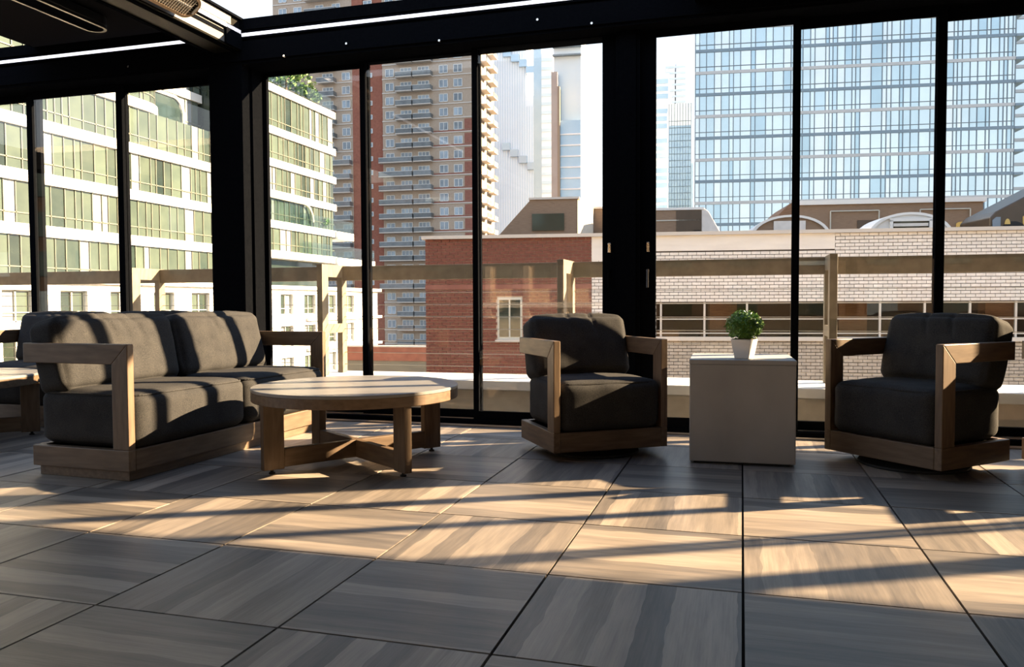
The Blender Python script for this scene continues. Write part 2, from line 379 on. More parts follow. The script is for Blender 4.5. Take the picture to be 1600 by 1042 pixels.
# electric heaters hung from the beam
def heater(loc, label, body, lit):
    h = thing('patio_heater', loc, 0, label, 'heater')
    ln = .62; prof = []
    b = MB()
    for i in range(25):                              # trough body with a rounded far end
        a = math.pi*i/24
        prof.append((-.075*math.cos(a), -.0-.0))
    outer = [(-.08, .05), (-.085, 0), (-.07, -.03), (.07, -.03), (.085, 0), (.08, .05)]
    b.prism([(-.085, -ln), (.085, -ln)]+[(.085*math.cos(math.pi*i/16), ln-.085+.085*math.sin(math.pi*i/16)) for i in range(17)], -.01, .055)
    b.build('housing', body, h, bevel=.006)
    rim = MB()
    def loop(r_, z): return [(-r_, -ln+.01, z), (r_, -ln+.01, z)]+[(r_*math.cos(math.pi*i/16), ln-.085+r_*math.sin(math.pi*i/16), z) for i in range(17)]
    A, B_ = loop(.085, -.011), loop(.066, -.011); A2, B2 = loop(.085, -.03), loop(.066, -.03); kk = len(A)
    for i in range(kk):
        j = (i+1) % kk
        rim.face(A[i], A[j], A2[j], A2[i]); rim.face(A2[i], A2[j], B2[j], B2[i]); rim.face(B2[i], B2[j], B_[j], B_[i])
    rim.build('rim', body, h)
    if lit:
        g = MB()
        for i in range(56):
            y = -ln+.02+i*.021
            if y < ln-.03: g.box(-.066, .066, y, y+.006, -.026, -.020)
        for i in range(7):
            x = -.054+i*.018; g.box(x-.002, x+.002, -ln+.01, ln-.03, -.020, -.016)
        tag(g.build('grille', M['chromew'], h), kind='stuff')
        MB().tube((0, -ln+.03, -.013), (0, ln-.06, -.013), .012, 10).build('heating_tube', M['alu'], h)
        MB().box(-.03, .03, ln-.035, ln-.02, -.034, -.030).build('name_plate', M['alu'], h)
    else:
        box('cover_plate', M['black'], h, -.06, .06, -ln+.02, ln-.05, -.022, -.012)
    for y in (-.4, .35):
        box('bracket', M['black'], h, -.02, .02, y-.02, y+.02, .055, .10)
    return h
M['chromew'] = mat('bright_wire', (.62,.58,.52), .3, .9)
h1 = heater((-3.455, 1.43, 2.80), 'bronze patio heater with a bright wire grille on the roof beam', M['bronze'], True)
h1.rotation_euler = (0, R(-38), 0)
h2 = heater((-4.43, 1.68, 2.85), 'black patio heater in shade under the slatted roof', mat('black_enamel', (.014,.015,.018), .35, 0, .3), False)

# ------------------------------------------------------------------ terrace edge: coping, railing frames, rail, cables
par = thing('parapet', (0, 0, 0), 0, 'low beige parapet wall with pale metal coping outside the glass doors', 'wall')
box('wall', M['stucco'], par, -9.6, 12, 3.34, 3.76, -6, .20)
cp = MB(); cp.box(-9.6, 12, 3.22, 3.80, .215, .285); cp.build('coping', M['coping'], par, bevel=.006)
for i in range(9):
    x = -8.2+i*2.4
    box('coping_joint', M['cable'], par, x-.004, x+.004, 3.217, 3.803, .213, .2855)
ter = box('terrace_ledge', M['stucco'], None, -9.6, 12, 3.04, 3.34, -.4, -.02); tag(ter, kind='structure'); ter.name = 'trim_%d' % k; k += 1
xs = [-9.05, -7.12, -5.09, -3.25, -1.27, .60, 2.5, 4.4, 6.3, 8.2, 10.1]
rail = thing('guard_rail', (0, 3.65, .287), 0, 'timber guard rail with thin steel cables on the parapet outside the doors', 'railing')
for x in xs:
    f = MB().box(x-.045, x+.005, -.38, -.28, 0, .90).build('post', M['railwood'], rail, bevel=.003)
    MB().box(x-.045, x+.005, -.05, .03, 0, .90).build('post', M['railwood'], rail, bevel=.003)
    MB().box(x-.044, x+.004, -.28, -.05, .80, .90).build('top_link', M['railwood'], rail)
    MB().box(x-.044, x+.004, -.28, -.05, .34, .415).build('cross_link', M['railwood'], rail)
for a, b_ in zip(xs[:-1], xs[1:]):
    MB().box(a+.005, b_-.045, -.04, .02, .775, .895).build('top_rail', M['railwood'], rail, bevel=.003)
    for i in range(7):
        z = .07+i*.1
        MB().tube((a+.005, -.01, z), (b_-.045, -.01, z), .0026, 5).build('cable', M['cable'], rail)

# ------------------------------------------------------------------ furniture
def cushion(w, d, h, r=.05, puff=.02, n=16, seed=0, creases=0, wr=.004):
    """rounded box cushion, swollen on its faces, with fine wrinkles; centred on its base"""
    import bmesh
    bmx = bmesh.new(); bmesh.ops.create_cube(bmx, size=2)
    bmesh.ops.subdivide_edges(bmx, edges=bmx.edges[:], cuts=n, use_grid_fill=True)
    hx, hy, hz = w/2, d/2, h/2
    for v in bmx.verts:
        p = v.co.copy()
        q = Vector((p.x*hx, p.y*hy, p.z*hz))
        inner = Vector((max(-hx+r, min(hx-r, q.x)), max(-hy+r, min(hy-r, q.y)), max(-hz+r, min(hz-r, q.z))))
        dlt = q-inner
        nn = dlt.normalized() if dlt.length > 1e-6 else Vector((0, 0, 0))
        if dlt.length > 1e-6: q = inner+nn*r
        ex, ey, ez = 1-p.x**4, 1-p.y**4, 1-p.z**4
        q += Vector((p.x*puff*.5*ey*ez*(abs(p.x) > .98), p.y*puff*ex*ez*(abs(p.y) > .98), p.z*puff*ex*ey*(abs(p.z) > .98)))
        s_ = noise.noise(Vector((q.x*7+seed, q.y*7, q.z*7+seed*3)))*wr + noise.noise(Vector((q.x*22+seed, q.y*22, q.z*22)))*wr*.35
        q += (nn if nn.length else Vector((0, 0, 1)))*s_
        for c in range(creases):                     # pleats running down from the upper front edge
            cx = (-.12+.24*c/(max(1, creases-1)))*w if creases > 1 else 0
            if p.z > .2 and p.y < .3:
                g = math.exp(-((q.x-cx-.05*(1-p.z))/.011)**2)*min(1, max(0, (p.z-.1)/.5))
                q += Vector((0, .009*g, -.003*g))
        v.co = q+Vector((0, 0, hz))
    me = bpy.data.meshes.new('cushion'); bmx.to_mesh(me); bmx.free()
    me.materials.append(M['fabric']); me.polygons.foreach_set('use_smooth', [True]*len(me.polygons))
    return me
def piping(w, d, z, r=.006):
    b = MB(); hw, hd_ = w/2, d/2; c = .05; pts = []
    for cx, cy, a0 in ((hw-c, hd_-c, 0), (-hw+c, hd_-c, 90), (-hw+c, -hd_+c, 180), (hw-c, -hd_+c, 270)):
        for i in range(6): a = R(a0+18*i); pts.append((cx+c*math.cos(a), cy+c*math.sin(a), z))
    for i in range(len(pts)): b.tube(pts[i], pts[(i+1) % len(pts)], r, 5)
    return b

def frame(root, W, D, zb, zt, arm_top, over=.05, pt=.042, pw=.10, bh=.10):
    """boxed base with an inverted-L arm at each side; front is -y"""
    hw, hd_ = W/2, D/2
    MB().box(-hw+pt, hw-pt, -hd_, -hd_+pt, zb, zt).build('front_rail', M['wood'], root, bevel=.004)
    MB().box(-hw+pt, hw-pt, hd_-pt, hd_, zb, zt).build('back_rail', M['wood'], root, bevel=.004)
    MB().box(-hw+pt, hw-pt, -hd_+pt, hd_-pt, zt-.03, zt-.012).build('seat_deck', M['roofing'], root)
    for s in (-1, 1):
        x0, x1 = (-hw, -hw+pt) if s < 0 else (hw-pt, hw)
        MB().box(x0, x1, -hd_, hd_, zb, zt).build('side_rail', M['woody'], root, bevel=.004)
        MB().prism_x([(-hd_, zt), (-hd_+pw, zt), (-hd_+pw, arm_top-bh), (-hd_, arm_top)], x0, x1).build('arm_post', M['woodz'], root, bevel=.004)
        MB().prism_x([(-hd_, arm_top), (-hd_+pw, arm_top-bh), (hd_+over, arm_top-bh), (hd_+over, arm_top)], x0, x1).build('arm_rest', M['woody'], root, bevel=.004)
    MB().box(-hw+.09, hw-.09, .235, .255, zt, .56).build('back_panel', M['fabric'], root)

def sofa(loc, rz, label):
    s = thing('sofa', loc, rz, label, 'sofa')
    W, D = 1.79, .62
    frame(s, W, D, .05, .155, .675)
    MB().box(-W/2+.022, W/2-.022, -D/2+.022, D/2-.022, 0, .05).build('plinth', M['wood'], s, bevel=.003)
    cw = (W-.084)/2
    for i, x in enumerate((-cw/2, cw/2)):
        o = link('seat_cushion', cushion(cw-.004, D+.02, .275, .055, .012, 20, i*3.1), s); o.location = (x, -.005, .156)
        pb = piping(cw-.03, D-.01, .262).build('piping', M['fabric'], o)
    for i, x in enumerate((-cw/2-.005, cw/2-.005)):
        o = link('back_cushion', cushion(cw-.02, .20, .385, .048, .025, 44, 5+i*2.3, 3, .006), s)
        o.location = (x, .215, .412); o.rotation_euler = (R(-13), 0, 0)
    return s
sofa((-3.145, 1.640, 0), R(90-2.3), 'long charcoal two-seat sofa with a square wooden frame, sunlit stripes on its cushions')
sofa((-4.66, 2.33, 0), R(0), 'charcoal sofa with its back to the window, half hidden behind the front sofa')

def chair(loc, rz, label):
    c = thing('swivel_chair', loc, rz, label, 'chair', None)
    W, D = .69, .555
    frame(c, W, D, .05, .16, .66, .03, .04, .10, .095)
    MB().lathe([(0, .0), (.27, .0), (.275, .006), (.27, .014), (.10, .02), (.10, .052), (0, .052)], 40).build('swivel_base', M['rubber'], c, smooth=False)
    MB().lathe([(.17, .030), (.19, .030), (.19, .05), (.17, .05)], 32).build('swivel_ring', M['bronze'], c)
    o = link('seat_cushion', cushion(W-.086, D+.0, .272, .05, .012, 20, 9.2), c); o.location = (0, -.002, .161)
    piping(W-.12, D-.03, .258).build('piping', M['fabric'], o)
    o = link('back_cushion', cushion(W-.05, .19, .365, .042, .02, 44, 12.7, 2, .005), c)
    o.scale = (.96, 1, 1); o.location = (0, .19, .418); o.rotation_euler = (R(-16), 0, 0)
    return c
chair((-.852, 2.154, 0), R(34), 'charcoal swivel armchair left of the concrete cube, a sunlit triangle on its back cushion')
chair((.875, 2.20, 0), R(-46), 'charcoal swivel armchair right of the concrete cube, its cushions all in shade')
chair((1.735, 1.95, 0), R(0), 'wooden armchair mostly cut off by the right edge of the picture')

def table(loc, rz, label):
    t = thing('coffee_table', loc, rz, label, 'table')
    r = .555
    MB().lathe([(0, .408), (r-.003, .408), (r, .411), (r, .422), (r-.003, .425), (0, .425)], 72).build('table_top', M['stone'], t)
    MB().lathe([(r-.045, .357), (r-.004, .357), (r-.002, .36), (r-.002, .4075), (r-.045, .4075), (r-.045, .357)], 72).build('apron', M['wood'], t)
    for i in range(4):
        a = R(90*i); ca, sa = math.cos(a), math.sin(a)
        def P(u, v): return (u*ca-v*sa, u*sa+v*ca)
        lg = MB().prism([P(.425, -.021), P(.535, -.021), P(.535, .021), P(.425, .021)], .022, .357).build('leg', M['woodz'], t, bevel=.003)
        MB().lathe([(0, 0), (.016, 0), (.016, .008), (.008, .010), (.008, .0225), (0, .0225)], 12, P(.485, 0)).build('foot', M['rubber'], lg)
    for a in (0, 90):
        ca, sa = math.cos(R(a)), math.sin(R(a))
        def P(u, v): return (u*ca-v*sa, u*sa+v*ca)
        if a == 0:
            MB().prism([P(-.425, -.02), P(.425, -.02), P(.425, .02), P(-.425, .02)], .03, .125).build('cross_rail', M['wood'], t, bevel=.003)
        else:
            for s0, s1 in ((-.425, -.02), (.02, .425)):
                MB().prism([P(s0, -.02), P(s1, -.02), P(s1, .02), P(s0, .02)], .03, .125).build('cross_rail', M['woody'], t, bevel=.003)
    return t
table((-2.035, 1.49, 0), R(55), 'round coffee table with a pale stone top in front of the long sofa')
table((-4.92, 1.41, 0), R(45), 'round pale-topped table cut off by the left edge, behind the long sofa arm')

cube = thing('concrete_cube', (-.012, 2.20, 0), R(1.5), 'grey cast concrete cube used as a side table between the swivel chairs', 'side table')
MB().box(-.272, .272, -.272, .272, .012, .535).build('body', M['concrete'], cube, bevel=.005)
MB().box(-.274, .274, -.274, .274, .535, .56).build('top_slab', M['concrete'], cube, bevel=.004)
MB().box(-.25, .25, -.25, .25, 0, .012).build('base', M['rubber'], cube)

pl = thing('potted_plant', (.005, 2.07, .56), R(-22), 'small round clipped green plant in a white square pot on the concrete cube', 'plant')
pt_ = MB(); a0, a1 = .040, .056
pt_.hexa([(-a0,-a0,0),(a0,-a0,0),(a0,a0,0),(-a0,a0,0),(-a1,-a1,.105),(a1,-a1,.105),(a1,a1,.105),(-a1,a1,.105)])
pt_.build('pot', M['white_pot'], pl, bevel=.004)
MB().box(-.049, .049, -.049, .049, .104, .108).build('soil', M['bark'], pl)
lf = MB(); rr = random.Random(3)
for i in range(1500):
    d = Vector((rr.gauss(0,1), rr.gauss(0,1), rr.gauss(0,1))).normalized()
    p = Vector((0, 0, .178))+Vector((d.x*.098, d.y*.098, d.z*.082))*rr.uniform(.72, 1.05)
    n_ = (d+Vector((rr.gauss(0,.5), rr.gauss(0,.5), rr.gauss(0,.5)+.3))).normalized(); a_ = n_.orthogonal().normalized()
    a_ = Matrix.Rotation(rr.uniform(0, 6.28), 3, n_) @ a_; b_ = n_.cross(a_); s_ = rr.uniform(.007, .012)
    lf.face(p-a_*s_, p+b_*s_*.5+n_*s_*.2, p+a_*s_, p-b_*s_*.5+n_*s_*.2)
tag(lf.build('foliage', M['leaf'], pl), kind='stuff')
MB().lathe([(0, .12), (.06, .13), (.078, .178), (.05, .225), (0, .24)], 16).build('inner_foliage', M['leaf'], pl, smooth=True)

# ================================================================== outside: buildings
def glassy(name, col, rough=.12, metal=.0, spec=.8): return mat(name, col, rough, metal, spec)
M['wallwhite'] = noisy('white_render', (.70,.69,.66), (.78,.77,.74), nscale=.6, rough=.8)
M['spandrel'] = noisy('white_spandrel', (.66,.66,.64), (.74,.74,.72), nscale=.5, rough=.6)
M['pane_green'] = noisy('green_tinted_pane', (.050,.070,.058), (.075,.100,.078), nscale=.7, rough=.08, spec=.9, rand=.25)
M['pane_dark'] = noisy('dark_green_pane', (.018,.030,.025), (.035,.05,.04), nscale=.8, rough=.06, spec=.9, rand=.3)
M['pane_curtain'] = noisy('pane_with_pale_curtain', (.15,.17,.19), (.22,.25,.27), scale=(1,6,.2), nscale=3, rough=.3, rand=.1)
M['mullion'] = mat('dark_green_mullion', (.09,.10,.075), .5)
M['mull_light'] = mat('light_mullion', (.50,.50,.44), .5)
M['rail_glass'] = glass('balcony_glass', (.86,.91,.89), 1.5)
M['tan'] = noisy('tan_brick', (.36,.285,.22), (.43,.345,.27), nscale=3, rough=.9)
M['redbrick'] = noisy('dark_red_brick_far', (.24,.085,.055), (.30,.115,.075), nscale=2, rough=.9)
M['redband'] = noisy('red_brick_band', (.23,.09,.065), (.28,.12,.085), nscale=2, rough=.9)
M['slab'] = mat('pale_concrete_slab', (.55,.51,.46), .8)
M['winframe'] = mat('white_window_frame', (.62,.62,.60), .5)
M['winglass'] = noisy('far_window_glass', (.10,.14,.18), (.26,.33,.40), nscale=.35, rough=.08, spec=.9, rand=.35)
M['balc'] = noisy('dark_balcony_panel', (.10,.115,.125), (.16,.18,.19), nscale=1, rough=.4, rand=.3)
M['cream'] = mat('cream_brick', (.30,.245,.19), .85)
M['asphalt'] = noisy('street_asphalt', (.05,.05,.05), (.08,.08,.08), nscale=.5, rough=.9)

ground = tag(box('ground', M['asphalt'], None, -400, 400, -120, 600, -22.5, -22), kind='structure')

def wing(name, loc, floors, y0, y1, pitch, label, plan=None, seed=1, skip_top=False, shade_end=False):
    """glazed facade facing +x: at each floor a white spandrel and a row of separate glass panes"""
    b = thing(name, loc, 0, label, 'building', 'white banded glass apartment wings')
    rr = random.Random(seed)
    meshes = {}
    n_p = 0
    mul = MB()
    for zi, (zc, rec) in enumerate(floors):
        # spandrel plan: (x,y) front line
        line = [(0, y0), (0, y1)]
        if rec:
            yr = rec
            arc = [(-3.0+3.0*math.cos(R(a)), yr-3+3*math.sin(R(a))) for a in range(0, 91, 15)]
            line = [(0, y0)]+arc+[(-3.2, yr), (-3.2, y1)]
        hb_ = .33
        for (ax, ay), (bx, by) in zip(line[:-1], line[1:]):
            d = Vector((bx-ax, by-ay, 0)); ln = d.length
            if ln < .05: continue
            d /= ln; nn = Vector((d.y, -d.x, 0))
            p = Vector((ax, ay, 0)); q_ = Vector((bx, by, 0))
            sb = MB(); i_ = -nn*1.2; o_ = nn*.22
            sb.hexa([p+i_+Vector((0,0,zc-hb_)), p+o_+Vector((0,0,zc-hb_)), q_+o_+Vector((0,0,zc-hb_)), q_+i_+Vector((0,0,zc-hb_)),
                     p+i_+Vector((0,0,zc+hb_)), p+o_+Vector((0,0,zc+hb_)), q_+o_+Vector((0,0,zc+hb_)), q_+i_+Vector((0,0,zc+hb_))])
            sb.build('spandrel', M['spandrel'], b)
            if zi == len(floors)-1 and skip_top: continue
            z0, z1 = zc+hb_, (floors[zi+1][0]-hb_ if zi+1 < len(floors) else zc+pitch-hb_)
            u = 0
            while u < ln-.3:
                wd = min(rr.choice((.55, .8, .8, 1.05)), ln-u)
                a_ = p+d*(u+.03); c_ = p+d*(u+wd-.03)
                key = rr.random()
                if shade_end and u > ln*.45: key = .17+key*.5 if key > .12 else key  # shade over the far end put in as more dark panes
                mm = M['pane_curtain'] if key < .16 else M['pane_dark'] if key < .34 else M['pane_green']
                t_ = nn*.05; zz0 = Vector((0,0,z0)); zz1 = Vector((0,0,z1))
                pb = MB().hexa([a_-t_+zz0, a_+zz0, c_+zz0, c_-t_+zz0, a_-t_+zz1, a_+zz1, c_+zz1, c_-t_+zz1])
                if n_p < 300:
                    pb.build('window_pane', mm, b); n_p += 1
                else:
                    extra.setdefault((b.name, mm.name), MB()).hexa(pb.v) ; xpar[(b.name, mm.name)] = (b, mm)
                e_ = p+d*u; g_ = d*.03; f_ = nn*.06
                mul.hexa([e_-g_-f_+zz0, e_-g_+f_+zz0, e_+g_+f_+zz0, e_+g_-f_+zz0, e_-g_-f_+zz1, e_-g_+f_+zz1, e_+g_+f_+zz1, e_+g_-f_+zz1])
                u += wd
            f_ = nn*.06; zt_ = Vector((0,0,z0+.62)); h_ = Vector((0,0,.035))
            mul.hexa([p-f_+zt_-h_, p+f_+zt_-h_, q_+f_+zt_-h_, q_-f_+zt_-h_, p-f_+zt_+h_, p+f_+zt_+h_, q_+f_+zt_+h_, q_-f_+zt_+h_])
    tag(mul.build('mullions', M['mullion'], b), kind='stuff')
    return b
extra, xpar = {}, {}
A = wing('apartment_wing', (-40, 0, 0), [(2.15, 0), (5.25, 0), (8.35, 0), (11.5, 0), (14.65, 47.0), (17.75, 47.0), (20.9, 47.0)], 24.5, 54.2, 3.12,
         'near sunlit wing of white bands and green glass, seen left of the corner column', seed=4)
box('core', M['pane_dark'], A, -14, -4.6, 24.5, 54.2, -22, 24)
box('core', M['pane_dark'], A, -4.6, -1.0, 24.5, 44.0, -22, 24)
box('core', M['pane_dark'], A, -4.6, -1.0, 44.0, 54.2, -22, 14.2)
# arched balcony opening in the recess
ab = MB()
ab.prism_x([(47.6, 15.2), (51.6, 15.2)]+[(51.6-.9+.9*math.cos(R(a)), 17.0-.9+.9*math.sin(R(a))) for a in range(0, 91, 15)]+[(47.6, 17.0)], -3.25, -3.05)
ab.build('balcony_opening', M['pane_dark'], A)
bo = MB()
for a, c in (((47.3, 15.2), (47.3, 17.3)), ((51.9, 15.2), (51.9, 16.2)), ((47.3, 17.2), (50.8, 17.2))):
    bo.tube((-3.0, a[0], a[1]), (-3.0, c[0], c[1]), .13, 6)
for i in range(6):
    a0_, a1_ = R(15*i), R(15*i+15); c_ = (50.7, 16.1)
    bo.tube((-3.0, c_[0]+1.15*math.cos(a0_), c_[1]+1.12*math.sin(a0_)), (-3.0, c_[0]+1.15*math.cos(a1_), c_[1]+1.12*math.sin(a1_)), .13, 6)
bo.build('arch_surround', M['spandrel'], A)
MB().box(-2.9, -2.85, 47.5, 51.8, 15.2, 16.3).build('balcony_glass', M['rail_glass'], A)

B = wing('apartment_wing', (-40, 0, 0), [(5.3, 0), (7.95, 0), (10.6, 0), (13.35, 0), (16.2, 0), (19.9, 0)], 54.3, 70.6, 3, 
         'far shaded-end wing of white bands and green glass, planted terraces, right of the corner column', seed=9, skip_top=True, shade_end=True)
box('core', M['pane_dark'], B, -14, -1.0, 54.3, 70.4, -22, 19.8)
eb = MB()
for z in (5.3, 7.95, 10.6, 13.35, 16.2, 19.9): eb.box(-13, .2, 70.6, 70.9, z-.33, z+.33)
eb.build('end_bands', M['spandrel'], B)
# balconies of the far wing
for z, y1_ in ((7.95, 74.0), (5.3, 79.0)):
    MB().box(-6, .5, 70.6, y1_, z-.5, z+.25).build('balcony_slab', M['spandrel'], B)
    MB().box(.35, .42, 64.0, y1_, z+.25, z+1.45).build('balcony_glass', M['rail_glass'], B)
    MB().box(-6, .4, y1_-.1, y1_-.03, z+.25, z+1.45).build('balcony_glass', M['rail_glass'], B)
sc = MB()
for i in range(8):
    a0_, a1_ = R(90-11.25*i), R(90-11.25*(i+1))
    sc.tube((.3, 64.5+1.6*math.cos(a0_), 9.6+1.6*math.sin(a0_)-.9), (.3, 64.5+1.6*math.cos(a1_), 9.6+1.6*math.sin(a1_)-.9), .1, 6)
sc.tube((.3, 57, 10.3), (.3, 64.5, 10.3), .1, 6)
sc.build('curved_screen_edge', M['mull_light'], B)
MB().box(.2, .26, 57, 65.8, 8.2, 10.2).build('balcony_glass', M['rail_glass'], B)
MB().box(.1, .16, 55, 70.2, 20.4, 21.5).build('roof_glass_rail', M['rail_glass'], B)

def bush(name, loc, radii, n, leaf, label, cat, trunk=None, seed=1, mt='leaf_dark', blobs=5):
    t = thing(name, loc, 0, label, cat)
    rr = random.Random(seed); f = MB()
    cs = [Vector((rr.uniform(-.6,.6)*radii[0], rr.uniform(-.6,.6)*radii[1], rr.uniform(-.4,.5)*radii[2])) for _ in range(blobs)]
    for i in range(n):
        c = rr.choice(cs); d = Vector((rr.gauss(0,1), rr.gauss(0,1), rr.gauss(0,1))).normalized()*rr.uniform(.3,1)**.5
        p = Vector((0,0,trunk or radii[2]))+c+Vector((d.x*radii[0]*.55, d.y*radii[1]*.55, d.z*radii[2]*.5))
        n_ = Vector((rr.gauss(0,1), rr.gauss(0,1), rr.gauss(.4,1))).normalized(); a_ = n_.orthogonal().normalized(); b_ = n_.cross(a_)
        s_ = leaf*rr.uniform(.6,1.3); f.face(p-a_*s_, p+b_*s_*.6, p+a_*s_, p-b_*s_*.6)
    tag(f.build('foliage', M[mt], t), kind='stuff')
    if trunk:
        tb = MB(); tb.tube((0,0,0), (.1,0,trunk*.7), .12, 7, .08)
        for c in cs: tb.tube((.1,0,trunk*.65), tuple(Vector((0,0,trunk))+c*.8), .05, 5, .02)
        tb.build('trunk', M['bark'], t)
    return t
bush('roof_tree', (-41.5, 64.5, 20.4), (2.6, 3.6, 2.0), 1500, .22, 'green tree growing on the roof terrace of the far banded wing', 'tree', 2.6, 5, blobs=9)
bush('roof_shrub', (-41.5, 68.6, 20.4), (1.2, 1.6, 1.1), 380, .2, 'low green shrub by the right end of the far wing roof terrace', 'shrub', None, 6)
bush('roof_shrub', (-41.2, 60.0, 20.4), (1.2, 1.8, 1.0), 380, .2, 'green shrub left of the roof tree on the far wing', 'shrub', None, 8)
bush('balcony_plant', (-40.6, 67.2, 8.2), (.8, .9, 1.2), 420, .16, 'tall leafy green plant on a balcony of the far wing', 'plant', None, 7, 'leaf')
bush('balcony_plant', (-40.4, 69.4, 8.2), (.8, 1.1, .7), 300, .16, 'lower leafy green plant on the balcony beside the tall one', 'plant', None, 9, 'leaf')

# white annex below the wings
an = thing('white_annex', (-37, 0, 0), 0, 'white rendered block with punched windows below the banded glass wings', 'building')
wy = [26.2+3.72*i for i in range(13)]
an_b = MB(); rows = [(-.05, 1.68), (-2.75, -1.0), (-5.45, -3.7), (-8.2, -6.4)]
z_edges = [-22, -8.2, -6.4, -5.45, -3.7, -2.75, -1.0, -.05, 1.68, 2.1]
for a, c in ((-22, -8.2), (-6.4, -5.45), (-3.7, -2.75), (-1.0, -.05), (1.68, 2.1)): an_b.box(-.5, 0, 24, 74.2, a, c)
for z0, z1 in rows:
    ys_ = [24]+[y for yy in wy for y in (yy, yy+1.95)]+[74.2]
    for i in range(0, len(ys_), 2):
        if ys_[i+1] > ys_[i]: an_b.box(-.5, 0, ys_[i], ys_[i+1], z0, z1)
an_b.box(-2.6, -.5, 24, 74.2, -22, 2.0); an_b.box(-2.6, 0, 74.15, 74.3, -22, 2.1)
an_b.build('wall', M['wallwhite'], an)
box('cornice', M['wallwhite'], an, -.6, .3, 24, 74.7, 2.1, 2.4)
for z in (-.5, -3.2, -5.9): box('ledge', M['slab'], an, -.3, .25, 60, 74.9, z-.16, z+.12)
rr = random.Random(12)
for z0, z1 in rows[:3]:
    for yy in wy:
        if yy > 73: continue
        wf = MB()
        for a in (yy, yy+.95, yy+1.87): wf.box(-.32, -.2, a, a+.08, z0, z1)
        wf.box(-.32, -.2, yy, yy+1.95, z0, z0+.08); wf.box(-.32, -.2, yy, yy+1.95, z1-.08, z1); wf.box(-.31, -.21, yy, yy+1.95, z0+.5, z0+.55)
        o = wf.build('window_frame', M['mull_light'], an)
        for a, b_ in ((yy+.08, yy+.95), (yy+1.03, yy+1.87)):
            box('window_pane', M['pane_curtain'] if rr.random() < .3 else M['pane_green'] if rr.random() < .6 else M['pane_dark'], o, -.36, -.3, a, b_, z0, z1)

# ------------------------------------------------------------------ brick tower
tw = thing('brick_tower', (-61.48, 160.0, 0), R(3), 'tall tan and red brick apartment tower with stacked balconies', 'building')
ZB, FP = -10.0, 3.05
tz = [5.5+FP*i for i in range(-5, 27)]                   # window centres
TOP = 88
b = MB(); b.box(-41, -21.7, 0, 14, -22, TOP); b.box(-14.7, 6.75, 0, 14, -22, TOP); b.build('tan_wall', M['tan'], tw)
b = MB(); b.box(-21.7, -14.7, .6, 14, -22, TOP); b.box(-21.75, -19.2, -.12, 1, -22, TOP); b.build('red_wall', M['redbrick'], tw)
b = MB(); b.box(6.75, 6.95, 0, 13.9, -22, TOP); b.build('cream_side_wall', M['cream'], tw)
for z in tz: box('floor_band', M['slab'], tw, -14.75, 6.8, -.14, .02, z-1.42, z-1.2)
for z in tz: box('floor_band', M['slab'], tw, -41, -21.75, -.14, .02, z-1.42, z-1.2)
def win_mesh(w_, h_, frames=2):
    f = MB(); f.box(-w_/2, w_/2, -.10, .05, -h_/2, -h_/2+.13); f.box(-w_/2, w_/2, -.10, .05, h_/2-.13, h_/2)
    for i in range(frames+1):
        x = -w_/2+(w_-.13)*i/frames; f.box(x, x+.13, -.10, .05, -h_/2, h_/2)
    return f.mesh('window_frame', M['winframe']), MB().box(-w_/2+.05, w_/2-.05, -.04, .04, -h_/2+.05, h_/2-.05).mesh('window_pane', M['winglass'])
wm = {}
npane = [0]
def add_win(root, x, z, w_=2.1, h_=1.75, y=0, frames=2):
    key = (w_, h_, frames)
    if key not in wm: wm[key] = win_mesh(*key)
    o = link('window_frame', wm[key][0], root); o.location = (x, y, z)
    p = link('window_pane', wm[key][1], o)
    return o
vis = [z for z in tz if z > -9 and z < 76]
for z in vis:
    if z < 64:
        add_win(tw, -13.0, z, 2.0); add_win(tw, -.65, z, 2.0); add_win(tw, 2.6, z, 2.0)
        add_win(tw, -9.2, z-.1, 2.6, 2.0, 0, 3); add_win(tw, -5.2, z-.1, 2.6, 2.0, 0, 3)
        add_win(tw, -23.3, z, 2.0); add_win(tw, -27.7, z-.1, 2.6, 2.0, 0, 3)
        add_win(tw, -17.8, z, 1.0, 1.05, .55, 1)
    else:
        for x in (-38.5, -34.8, -29.5, -25.5, -18, -13, -9.2, -5.2): add_win(tw, x, z, 2.0)
def balcony(x0, x1, z, root, y0=-1.55):
    s_ = MB().box(x0, x1, y0, 0, z-1.45, z-1.25).build('balcony_slab', M['slab'], root)
    f = MB(); f.box(x0, x1, y0, y0+.06, z-1.2, z-.35); f.box(x0, x0+.06, y0, 0, z-1.2, z-.35); f.box(x1-.06, x1, y0, 0, z-1.2, z-.35)
    f.build('balcony_panel', M['balc'], s_)
    MB().box(x0, x1, y0-.03, y0+.08, z-.35, z-.27).build('hand_rail', M['winframe'], s_)
for z in vis:
    long_ = -3 < z < 36
    if z < 64:
        if 5 < z < 36: balcony(-15.2, -7.5, z, tw); balcony(-29.8, -22.0, z, tw)
        else: balcony(-11.2, -7.45, z, tw); balcony(-29.8, -25.6, z, tw)
        balcony(-7.2, -3.1, z, tw)
        if z < 40: box('red_band', M['redband'], tw, -3.0, 6.78, -.06, .04, z-1.2, z-.88)
        if z < 40: box('red_band', M['redband'], tw, 4.0, 6.78, -.06, .04, z-.8, z+1.4)
    else: balcony(-32.5, -25.0, z, tw); balcony(-11.2, -3.1, z, tw)
for z in vis[:-3]:                                       # side balconies in profile
    for y in (2.2, 8.0):
        s_ = MB().box(6.95, 8.5, y, y+3.6, z-1.4, z-1.2).build('side_balcony', M['slab'], tw)
        MB().box(8.42, 8.5, y, y+3.6, z-1.2, z-.3).build('balcony_panel', M['balc'], s_)
tag(tw, 'tall tan and red brick apartment tower with stacked balconies left of centre')

